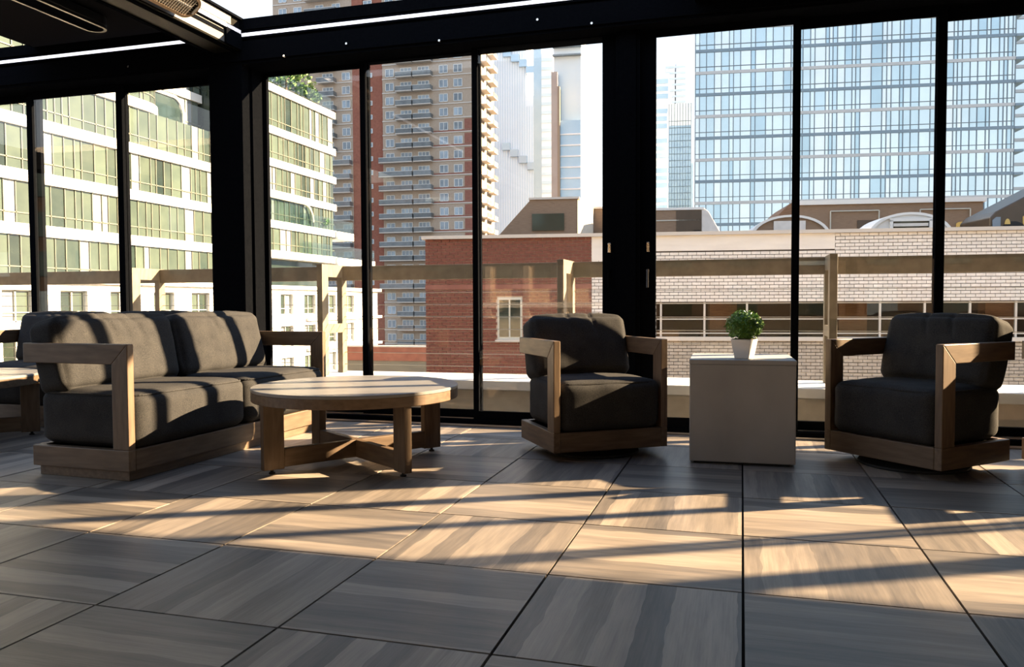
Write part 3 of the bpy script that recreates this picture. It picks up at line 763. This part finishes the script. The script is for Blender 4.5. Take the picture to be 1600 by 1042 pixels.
# low brick block under the tower, left of the red wall
lb = thing('low_block', (-22.6, 48, 0), R(3), 'low drab block with a red brick parapet at the foot of the brick tower', 'building')
box('wall', M['tanolive'] if 'tanolive' in M else mat('olive_render', (.17,.155,.12), .85), lb, -4, 8, 0, 12, -22, -3.1)
box('parapet_band', M['redbrick'], lb, -4.05, 8, -.05, .4, -3.1, -2.15)
box('parapet_band', M['redbrick'], lb, -4.05, 8, -.05, .2, -5.2, -4.3)
box('roof_cap', M['slab'], lb, -4.1, 8, -.1, .45, -2.15, -2.05)
for x in (2.4, 3.6):
    v_ = MB().tube((x, 3, -3.2), (x, 3, -1.6), .22, 10).build('roof_vent', M['spandrel'], lb)
    MB().tube((x, 3, -1.6), (x, 3, -1.4), .34, 10).build('vent_cap', M['spandrel'], v_)

# ------------------------------------------------------------------ low brick building opposite, part painted white
lo = thing('brick_building', (-.86, 16.58, 0), R(8), 'low brick building opposite, red on its left and painted white on its right', 'building')
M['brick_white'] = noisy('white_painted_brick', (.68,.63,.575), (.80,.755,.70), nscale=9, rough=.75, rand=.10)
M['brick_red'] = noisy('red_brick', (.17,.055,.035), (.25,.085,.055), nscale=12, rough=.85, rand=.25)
M['brick_shade'] = noisy('shaded_white_painted_brick', (.38,.33,.27), (.50,.44,.37), nscale=9, rough=.8, rand=.12)  # shade on the lower courses put into a darker brick colour
M['mortar_dark'] = mat('dark_mortar', (.07,.055,.045), .95)
M['mortar_pale'] = mat('pale_mortar', (.58,.48,.41), .95)
M['plaster'] = noisy('white_painted_render', (.70,.65,.59), (.78,.735,.68), scale=(.4,1,2.5), nscale=3, rough=.8)
SEAM, UL, UR = -2.6, -6.64, 10.5
SZ0, SZ1 = .06, .86
box('backing_wall', M['mortar_pale'], lo, UL, SEAM, .02, .6, -22, 2.42)
bk = MB(); bk.box(SEAM, UR, .02, .3, -22, SZ0); bk.box(SEAM, UR, .02, .3, SZ1, 2.42); bk.box(SEAM, -1.08, .02, .3, SZ0, SZ1)
bk.build('backing_wall', M['mortar_dark'], lo)
box('coping', M['slab'], lo, UL-.08, UR, -.09, .5, 2.42, 2.50)
box('plaster_patch', M['plaster'], lo, SEAM, 2.9, -.012, .03, 2.06, 2.42)
box('plaster_patch', M['plaster'], lo, SEAM, -1.1, -.012, .03, 1.86, 2.06)
BW, BH, PW, PH = .194, .064, .2055, .0775
bme = {n: MB().box(-BW/2, BW/2, -.012, .03, -BH/2, BH/2).mesh('brick', M[n]) for n in ('brick_white', 'brick_red', 'brick_shade')}
stuffb = {n: MB() for n in ('brick_white', 'brick_red', 'brick_shade')}
nb = 0; row = 0; z = 2.42-PH/2
while z > -1.45:
    off = (PW/2 if row % 2 else 0); u = UL+BW/2+.002-off
    while u < UR:
        b0, b1 = max(u-BW/2, UL), u+BW/2
        for red, x0, x1 in ((True, b0, min(b1, SEAM-.004)), (False, max(b0, SEAM+.004), b1)):
            if x1-x0 < .012: continue
            cuts = []
            if red:
                if -.06 < z < 1.03: cuts = [(-4.88, -4.25)]
            else:
                if SZ0-.03 < z < SZ1+.03: cuts.append((-1.09, 99))
                if z > 2.06: cuts.append((-99, 2.9))
                elif z > 1.86: cuts.append((-99, -1.1))
            pieces = [(x0, x1)]
            for c0, c1 in cuts: pieces = [q for a, c in pieces for q in ((a, min(c, c0-.004)), (max(a, c1+.004), c)) if q[1]-q[0] > .012]
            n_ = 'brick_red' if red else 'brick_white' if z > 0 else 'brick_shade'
            for a, c in pieces:
                if not red and SZ1 < z < 1.85 and -.2 < u < 6.6 and abs(c-a-BW) < 1e-6 and nb < 300:
                    o = link('brick', bme[n_], lo); o.location = (u, rnd.uniform(-.002, .002), z); nb += 1
                else:
                    dy = rnd.uniform(-.003, .003); stuffb[n_].box(a, c, -.012+dy, .03, z-BH/2, z+BH/2)
        u += PW
    z -= PH; row += 1
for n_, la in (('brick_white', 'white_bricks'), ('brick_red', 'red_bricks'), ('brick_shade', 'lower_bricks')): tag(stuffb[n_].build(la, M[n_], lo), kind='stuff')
box('soldier_course', M['redband'], lo, UL-.005, SEAM, -.022, .03, 1.20, 1.31)
# window in the red part
w_ = box('window_frame', M['mull_light'], lo, -4.86, -4.27, -.005, .04, -.03, 1.0)
box('window_pane', M['pane_dark'], w_, -4.82, -4.59, -.012, 0, .05, .94); box('window_pane', M['pane_dark'], w_, -4.55, -4.31, -.012, 0, .05, .94)
box('window_sill', M['slab'], lo, -4.92, -4.2, -.06, .04, -.08, -.02)
# window strip with steel posts, dim interior behind
box('strip_back_wall', mat('dark_interior', (.055,.042,.033), .9), lo, -1.08, UR, 2.2, 2.3, -.4, 1.2)
box('strip_floor', mat('dark_interior_floor', (.06,.05,.04), .9), lo, -1.08, UR, .3, 2.3, -.3, -.25)
box('strip_ceiling', mat('dark_interior_ceiling', (.05,.045,.04), .9), lo, -1.08, UR, .3, 2.3, SZ1+.1, SZ1+.2)
M['strip_glass'] = glass('dull_strip_glass', (.9,.88,.84), 1.22)
M['pier'] = noisy('brown_brick_pier', (.15,.085,.05), (.22,.13,.08), scale=(1,1,14), nscale=6, rough=.9)
for x in (.55, 3.55, 6.8): box('inner_pier', M['pier'], lo, x-.32, x+.32, .9, 1.3, -.3, SZ1+.1)
posts_u = [-.98, .02, .98, 1.98, 2.95, 3.9, 4.85, 5.8, 6.75, 7.7, 8.65, 9.6]
for u in posts_u: box('steel_post', M['slab'], lo, u-.022, u+.022, .02, .08, SZ0, SZ1)
for z in (.84, .47, .14): box('steel_rail', M['slab'], lo, -1.08, UR, .03, .06, z-.012, z+.012)
for a, c in zip(posts_u[:-1], posts_u[1:]): box('window_pane', M['strip_glass'], lo, a+.022, c-.022, .04, .05, SZ0, SZ1)
box('ledge', M['slab'], lo, -1.15, UR, -.07, .1, SZ0-.09, SZ0)
tu = MB().tube((5.75, 1.6, .52), (6.45, 1.6, .52), .018, 8).build('strip_lamp', mat('lit_tube', (.9,.9,.85), .4, emit=(1,.93,.75), estr=2.2), lo)
for i in range(26):
    x = .15+i*.36+rnd.uniform(-.1, .1)
    if i % 3 == 0: box('shelf_item', M['bronze'] if i % 2 else M['pier'], lo, x, x+.12, 1.5, 1.7, -.25, rnd.uniform(.05, .35))
rf = box('roof_deck', M['asphalt'], lo, UL, UR, .3, 14, 2.2, 2.3)
box('side_wall', M['mortar_pale'], lo, UL, UL+.1, .3, 14, -22, 2.3)

# things on its roof (world axes follow the same 8 degrees)
RZ = R(8); LOW = Matrix.Translation((-.86, 16.58, 0)) @ Matrix.Rotation(RZ, 4, 'Z')
def roof_at(u, v, z=2.3): p = LOW @ Vector((u, v, z)); return tuple(p)
M['brownbrick'] = noisy('brown_brick', (.20,.135,.09), (.27,.19,.13), scale=(1,1,16), nscale=5, rough=.9)
bh = thing('roof_bulkhead', roof_at(-5.1, 4.6), RZ, 'tan brick rooftop bulkhead with a sloping left side above the red wall', 'bulkhead')
MB().prism_y([(-1.0, 0), (1.9, 0), (1.9, 1.62), (.5, 1.62)], 0, 2.6).build('wall', M['brownbrick'], bh)
MB().prism([(1.9, 0), (2.3, .9), (2.3, 2.5), (1.9, 2.5)], 0, 1.58).build('sunlit_side_face', M['stucco'], bh)  # lit side of the brick bulkhead, its light put into a paler colour
box('roof_cap', M['slab'], bh, .45, 1.95, -.05, 2.65, 1.62, 1.68)
box('louvre', M['pane_dark'], bh, .55, 1.5, -.04, .02, .7, 1.2)
bh2 = thing('roof_bulkhead', roof_at(-2.9, 6.2), RZ, 'lower brown brick rooftop bulkhead behind the centre door post', 'bulkhead')
box('wall', M['brownbrick'], bh2, -.95, 1.2, 0, 2.5, 0, 1.5); box('roof_cap', M['slab'], bh2, -1.0, 1.25, -.05, 2.55, 1.5, 1.56)

M['vanbrown'] = noisy('dark_brown_paint', (.060,.042,.026), (.075,.052,.034), nscale=3, rough=.35)
M['gold'] = mat('gold_emblem', (.62,.42,.12), .4)
M['tarp'] = noisy('pale_grey_sheet', (.55,.53,.50), (.68,.66,.63), nscale=4, rough=.6)
def shield(parent, x, y, z, s, text=True):
    """gold delivery shield with brown lettering, on a face towards -y"""
    pts = [(-.5,.42),(-.3,.55),(0,.6),(.3,.55),(.5,.42),(.5,-.1),(.38,-.38),(0,-.62),(-.38,-.38),(-.5,-.1)]
    b = MB().prism_y([(x+px*s, z+pz*s) for px, pz in pts][::-1], y-.02, y)
    o = b.build('shield_emblem', M['gold'], parent)
    if text:
        cu = bpy.data.curves.new('lettering', 'FONT'); cu.body = 'ups'; cu.size = s*.62; cu.align_x = 'CENTER'; cu.align_y = 'CENTER'; cu.extrude = .004
        cu.materials.append(M['vanbrown'])
        tmp = bpy.data.objects.new('lettering_curve', cu); C.objects.link(tmp); bpy.context.view_layer.update()
        me = bpy.data.meshes.new_from_object(tmp.evaluated_get(bpy.context.evaluated_depsgraph_get()))
        bpy.data.objects.remove(tmp); bpy.data.curves.remove(cu)
        t_ = link('lettering', me, o)
        t_.location = (x, y-.024, z+.02*s); t_.rotation_euler = (R(90), 0, 0)
    return o
v1 = thing('delivery_van', roof_at(-.2, 5.4), RZ, 'dark brown box van with a white sloped nose, by the centre door post', 'van')
MB().box(-1.6, .62, 0, 1.9, .45, 1.32).build('body', M['brownbrick'], v1, bevel=.03)
MB().box(-.1, .64, -.02, .3, .45, 1.30).build('cab_door', M['vanbrown'], v1)
MB().prism_y([(.62, .45), (1.25, .45), (1.18, .65), (.85, 1.25), (.7, 1.38), (.62, 1.38)], 0, 1.9).build('nose', M['tarp'], v1, bevel=.02)
box('roof_edge', M['spandrel'], v1, -1.65, .7, -.03, 1.95, 1.32, 1.39)
MB().prism_y([(-1.15+.30*math.cos(R(a)), 1.02+.16*math.sin(R(a))) for a in range(0, 181, 20)], -.03, 0).build('gold_mark', M['gold'], v1)
box('waist_rail', M['mull_light'], v1, -1.6, .62, -.02, 0, 1.0, 1.03)
for x in (-1.2, .5): 
    MB().tube((x, -.02, .36), (x, .25, .36), .36, 20).build('wheel', M['rubber'], v1)
ph = thing('roof_penthouse', roof_at(6.3, 8.3), RZ, 'long low brown brick penthouse with a pale flat roof edge', 'penthouse')
box('wall', M['brownbrick'], ph, -2.75, 3.15, 0, 3, 0, 1.72)
box('roof_edge', M['spandrel'], ph, -2.55, 3.22, -.08, 3.05, 1.72, 1.86)
MB().prism_y([(-3.1, 0), (-2.7, 0), (-2.7, 1.82), (-2.85, 1.70), (-3.1, 1.45)], -.05, 3).build('end_pier', M['pier'], ph)
for x in (-.75, 2.0):
    fr_ = MB()
    for a, c in (((x-.75, .3), (x-.75, 1.5)), ((x+.75, .3), (x+.75, 1.5)), ((x-.75, 1.5), (x+.75, 1.5))): fr_.tube((a[0], -.05, a[1]), (c[0], -.05, c[1]), .02, 6)
    fr_.build('outline_frame', M['mull_light'], ph)  # thin pale outlines on the wall front
box('dark_door', M['vanbrown'], ph, -.65, .05, -.03, .02, 0, 1.2)
shield(ph, 2.5, -.02, .90, .32)
def arch_vent(u, v, wd, ht, label, body, hatch):
    t = thing('arched_vent', roof_at(u, v), RZ, label, 'roof vent')
    n_ = 20
    def prof(s): return [(s*wd*math.cos(R(180*i/n_)), s*ht*math.sin(R(180*i/n_))**.72) for i in range(n_+1)]
    MB().prism_y(prof(.94), 0, 1.3).build('body', body, t)
    o_, i_ = prof(1.0), prof(.93); rb = MB()
    for i in range(n_):
        a, b_, c, d = o_[i], o_[i+1], i_[i+1], i_[i]
        rb.hexa([(a[0],-.06,a[1]),(b_[0],-.06,b_[1]),(c[0],-.06,c[1]),(d[0],-.06,d[1]),(a[0],1.35,a[1]),(b_[0],1.35,b_[1]),(c[0],1.35,c[1]),(d[0],1.35,d[1])])
    rb.build('rim', M['spandrel'], t)
    if hatch:
        f = MB()
        for a, c, z0, z1 in ((-.52, -.45, 0, .70), (.45, .52, 0, .70), (-.52, .52, .66, .74)): f.box(a, c, -.10, -.01, z0, z1)
        f.build('hatch_frame', M['spandrel'], t); box('hatch', M['pane_dark'], t, -.45, .45, -.05, -.01, 0, .66)
        box('hatch_blind', M['tarp'], t, -.43, .43, -.07, -.05, .53, .61)
    else:
        box('hatch', M['tarp'], t, -.42, .38, -.06, -.005, .05, .68)
    return t
arch_vent(2.47, 2.82, 1.06, .84, 'brown-bodied arched roof vent with a pale rim, left of the taller white one', M['brownbrick'], False)
arch_vent(5.6, 3.3, 1.10, .90, 'white arched roof vent with a dark square hatch', M['spandrel'], True)
v2 = thing('delivery_van', roof_at(9.2, 4.6), RZ, 'dark brown delivery van with a sloped hood at the right edge', 'van')
MB().prism_y([(-1.1, .2), (3.2, .2), (3.2, 1.9), (.6, 1.85), (-.95, 1.02), (-1.1, .85)], 0, 2.0).build('body', M['vanbrown'], v2, bevel=.03)
MB().prism_y([(-1.04, .35), (-.84, .35), (-.84, .86), (-.95, .86), (-1.04, .78)], -.03, .02).build('side_window', M['winglass'], v2)
for x in (-.5, 2.4): MB().tube((x, -.02, .38), (x, .25, .38), .36, 20).build('wheel', M['rubber'], v2)
shield(v2, -.10, 0, .72, .34)
MB().prism_y([(-.66+.07*math.cos(R(a)), .66+.15*math.sin(R(a))) for a in range(0, 181, 20)], -.03, 0).build('gold_mark', M['gold'], v2)
for u_, n_ in ((7.0, 3), (7.25, 5)):
    pass

# ------------------------------------------------------------------ blue glass tower
gt = thing('glass_tower', (12.75, 123.12, 0), R(7), 'broad blue glass office tower filling the right windows', 'building')
blues = []
for i, c in enumerate(((.44,.55,.61), (.50,.60,.65), (.55,.64,.67), (.38,.50,.57), (.60,.66,.68))):
    blues.append(noisy('blue_glass_%d' % i, c, tuple(min(1, v*1.18) for v in c), nscale=.12, rough=.10, metal=.85))
M['gm'] = mat('dark_steel_mullion', (.15,.20,.24), .5)
M['gs_dark'] = noisy('blue_grey_spandrel', (.17,.24,.30), (.20,.28,.34), nscale=.2, rough=.4)
M['gs_light'] = noisy('pale_grey_spandrel', (.44,.46,.47), (.50,.52,.53), nscale=.2, rough=.5)
box('core', mat('dark_core', (.10,.14,.18), .6), gt, -19.6, 24.2, .35, 1.2, -22, 60)
rr = random.Random(21); edges = [-19.8]
while edges[-1] < 24.0: edges.append(min(24.2, edges[-1]+rr.choice((.5, .62, .62, 1.0, 1.05, 1.15, 1.5))))
zs = [18.9-3.22*7+3.22*i for i in range(0, 20)]
tint = [rr.choice((0,1,1,2,2,3,4)) for _ in edges]
npn = 0; xs_ = {}
for fi, z in enumerate(zs):
    light = fi % 2 == 0
    box('spandrel', M['gs_light'] if light else M['gs_dark'], gt, -19.85, 24.25, -.12, .3, z-.22, z+.22)
    if fi+1 == len(zs): break
    z0, z1 = z+.22, zs[fi+1]-.22
    for ei, (a, c) in enumerate(zip(edges[:-1], edges[1:])):
        ti = tint[ei] if rr.random() < .72 else rr.choice((0,1,2,3,4))
        if 5 < z < 36 and -10.5 < a and npn < 300:
            box('window_pane', blues[ti], gt, a+.05, c-.05, .0, .08, z0, z1); npn += 1
        else: xs_.setdefault(ti, MB()).box(a+.05, c-.05, .0, .08, z0, z1)
for ti, mb_ in xs_.items(): tag(mb_.build('far_window_panes', blues[ti], gt), kind='stuff')
gm = MB()
for a in edges: gm.box(a-.06, a+.06, -.08, .2, -10, 41)
for z in zs: gm.box(-19.8, 24.2, -.10, .1, z+.85, z+.93)
tag(gm.build('mullions', M['gm'], gt), kind='stuff')
for z in zs: box('corner_balcony', M['gs_dark'], gt, 24.2, 25.4, -.3, 3, z-.25, z+.1)
g2 = thing('glass_tower', (50, 150, 0), R(7), 'sliver of another blue glass tower at the extreme right edge', 'building')
box('wall', blues[1], g2, -13, 16, 0, 20, -22, 60)
for z in zs: box('spandrel', M['gs_light'], g2, -13.1, 16, -.2, .2, z*1.25-.3, z*1.25+.2)

# ------------------------------------------------------------------ distant towers, their haze put into pale base colours
M['haze_white'] = noisy('haze_white_facade', (.80,.83,.86), (.88,.90,.92), nscale=.1, rough=.5)
M['haze_blue'] = noisy('haze_blue_glass', (.58,.70,.78), (.70,.80,.86), nscale=.1, rough=.3)
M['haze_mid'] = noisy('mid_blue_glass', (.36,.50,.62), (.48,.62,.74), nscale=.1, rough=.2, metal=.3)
M['haze_fin'] = mat('haze_blue_fin', (.56,.66,.73), .5)
st = thing('stepped_tower', (-83.2, 286, 0), R(7), 'pale stepped glass tower beside the brick tower, blue stair-shaped setbacks', 'building')
for i, (x0, x1, z1) in enumerate(((-8, 5.6, 140), (5.6, 9.0, 78), (9.0, 12.5, 58), (12.5, 16.5, 42))):
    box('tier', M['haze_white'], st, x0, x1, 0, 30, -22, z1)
fn = MB()
for i in range(26): fn.box(-8+i*.92, -7.86+i*.92, -.25, 0, -22, 140 if i < 15 else (74 if i < 19 else (56 if i < 22 else 40)))
tag(fn.build('fins', M['haze_fin'], st), kind='stuff')
for k0, (x, z) in enumerate(((-3.0, 92.5), (0, 90.5), (3.0, 88.5), (5.6, 86), (-3.5, 58), (-.5, 55.5), (2.8, 53), (6.0, 50.5), (9.5, 48.5))):
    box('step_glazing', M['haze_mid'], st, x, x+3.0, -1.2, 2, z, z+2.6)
t2 = thing('office_tower', (-62.5, 249, 0), R(7), 'slim blue and white glass tower between the brick tower and centre post', 'building')
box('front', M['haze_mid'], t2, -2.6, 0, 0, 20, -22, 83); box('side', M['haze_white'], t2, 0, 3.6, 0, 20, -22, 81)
ms = MB()
for i in range(34): ms.box(0, 3.65, -.2, .1, -14+i*2.8, -13+i*2.8)
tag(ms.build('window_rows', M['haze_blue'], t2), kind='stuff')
t3 = thing('office_tower', (-46.6, 212, 0), R(7), 'pale tower with dark stripes added above for a reflection, behind the brown bulkhead', 'building')
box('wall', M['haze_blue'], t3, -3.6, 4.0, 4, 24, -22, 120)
box('shaft', noisy('brown_grey_shaft', (.36,.32,.30), (.44,.40,.38), nscale=.2, rough=.7), t3, -3.9, -2.2, .5, 6, -22, 64)
box('shaft_cap', M['cream'], t3, -2.2, -1.6, .4, 6, -22, 60)
box('lower_front', M['haze_mid'], t3, -1.6, 4.0, 2, 8, -22, 51)
for i in range(11): box('fin', M['gm'], t3, -3.8, 4.1, 2.6, 4, 69+i*2.3, 69.35+i*2.3)  # stripes modelled on the tower to stand for reflected louvres
fm = MB()
for i in range(20): fm.box(-1.6, 4.05, 1.8, 2.1, -10+i*3, -9.6+i*3)
tag(fm.build('floor_lines', M['haze_white'], t3), kind='stuff')
t4 = thing('slim_tower', (-29.5, 301, 0), R(7), 'slim white tower with blue windows right of the centre post', 'building')
box('wall', M['haze_white'], t4, -2, 3.0, 0, 12, -22, 86)
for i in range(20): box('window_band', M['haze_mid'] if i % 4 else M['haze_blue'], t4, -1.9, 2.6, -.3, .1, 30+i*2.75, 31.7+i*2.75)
for i in range(18): box('balcony', M['haze_white'], t4, 3.0, 4.0, -.2, 3, 30+i*3, 30.8+i*3)
t5 = thing('striped_tower', (-34.0, 425, 0), R(7), 'tall pale rounded-top tower far behind the slim white one', 'building')
for x0, x1 in ((-5, -.6), (.2, 5.0)):
    MB().prism_y([(x0, -22), (x1, -22), (x1, 127), (x1-.8, 129.5), (x0+.8, 129.5), (x0, 127)], 0, 16).build('shaft', M['haze_white'], t5)
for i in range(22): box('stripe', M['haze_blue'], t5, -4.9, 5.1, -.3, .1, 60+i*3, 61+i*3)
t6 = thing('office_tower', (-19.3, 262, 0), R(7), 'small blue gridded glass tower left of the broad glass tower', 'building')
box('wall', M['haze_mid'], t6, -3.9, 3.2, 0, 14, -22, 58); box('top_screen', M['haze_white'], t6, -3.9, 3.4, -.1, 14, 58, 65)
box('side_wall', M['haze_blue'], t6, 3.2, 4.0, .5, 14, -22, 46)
gr = MB()
for i in range(9): gr.box(-3.9+i*.88, -3.78+i*.88, -.25, 0, -22, 65)
for i in range(34): gr.box(-3.9, 3.2, -.2, 0, -10+i*2.1, -9.85+i*2.1)
tag(gr.build('grid', M['gm'], t6), kind='stuff')

# buildings behind the camera: only their reflections show in the door glass
M['beige'] = noisy('beige_render', (.50,.39,.26), (.58,.46,.32), nscale=.8, rough=.8)
M['umber'] = noisy('umber_brick', (.04,.027,.019), (.06,.04,.027), scale=(1,1,8), nscale=1.5, rough=.9)
rb = thing('beige_block', (-10.5, -34, 0), R(4), 'sunlit beige apartment block behind the terrace, seen reflected in the door glass', 'building')
box('wall', M['beige'], rb, -3.2, 3.6, -8, 0, -22, 6.4)
for i in range(5):
    for j in range(3):
        box('window_pane', M['pane_dark'], rb, -2.6+j*2.2, -1.7+j*2.2, -.02, .06, 4.3-i*2.6, 5.5-i*2.6)
for x in (-3.2, -.95, 1.25, 3.45): box('pier', M['cream'], rb, x, x+.3, 0, .35, -22, 6.4)
for i in range(5): box('ledge', M['slab'], rb, -3.3, 3.7, 0, .4, 3.2-i*2.6, 3.5-i*2.6)
ub = thing('umber_block', (0, -46, 0), R(-3), 'dark brown brick block behind the terrace, seen only as a reflection in the doors', 'building')
box('wall', M['umber'], ub, -70, 60, -12, 0, -22, 13.0)
box('roof_cap', M['slab'], ub, -70.2, 60.2, -12.2, .2, 13.0, 13.5)
for i in range(7):
    for j in range(30):
        x = -68+j*4.2
        box('window_pane', M['pane_dark'] if (i*7+j*3) % 5 else M['winglass'], ub, x, x+1.8, -.02, .08, 9.6-i*3.2, 11.6-i*3.2)

for key, mb_ in extra.items():
    tag(mb_.build('far_window_panes', xpar[key][1], xpar[key][0]), kind='stuff')

groups = {'swivel_chair': 'swivel armchairs along the glass doors', 'sofa': 'charcoal sofas', 'coffee_table': 'round coffee tables',
          'light_strip': 'strips of light on the roof beams', 'patio_heater': 'patio heaters under the roof', 'arched_vent': 'arched vents on the opposite roof',
          'delivery_van': 'brown vans parked on the opposite roof', 'roof_bulkhead': 'bulkheads on the opposite roof', 'roof_shrub': 'shrubs on the roof terrace',
          'balcony_plant': 'plants on the balcony', 'glass_tower': 'blue glass towers on the right', 'office_tower': 'distant office towers'}
for o in bpy.data.objects:
    g = groups.get(o.name.split('.')[0])
    if g and o.parent is None: o['group'] = g
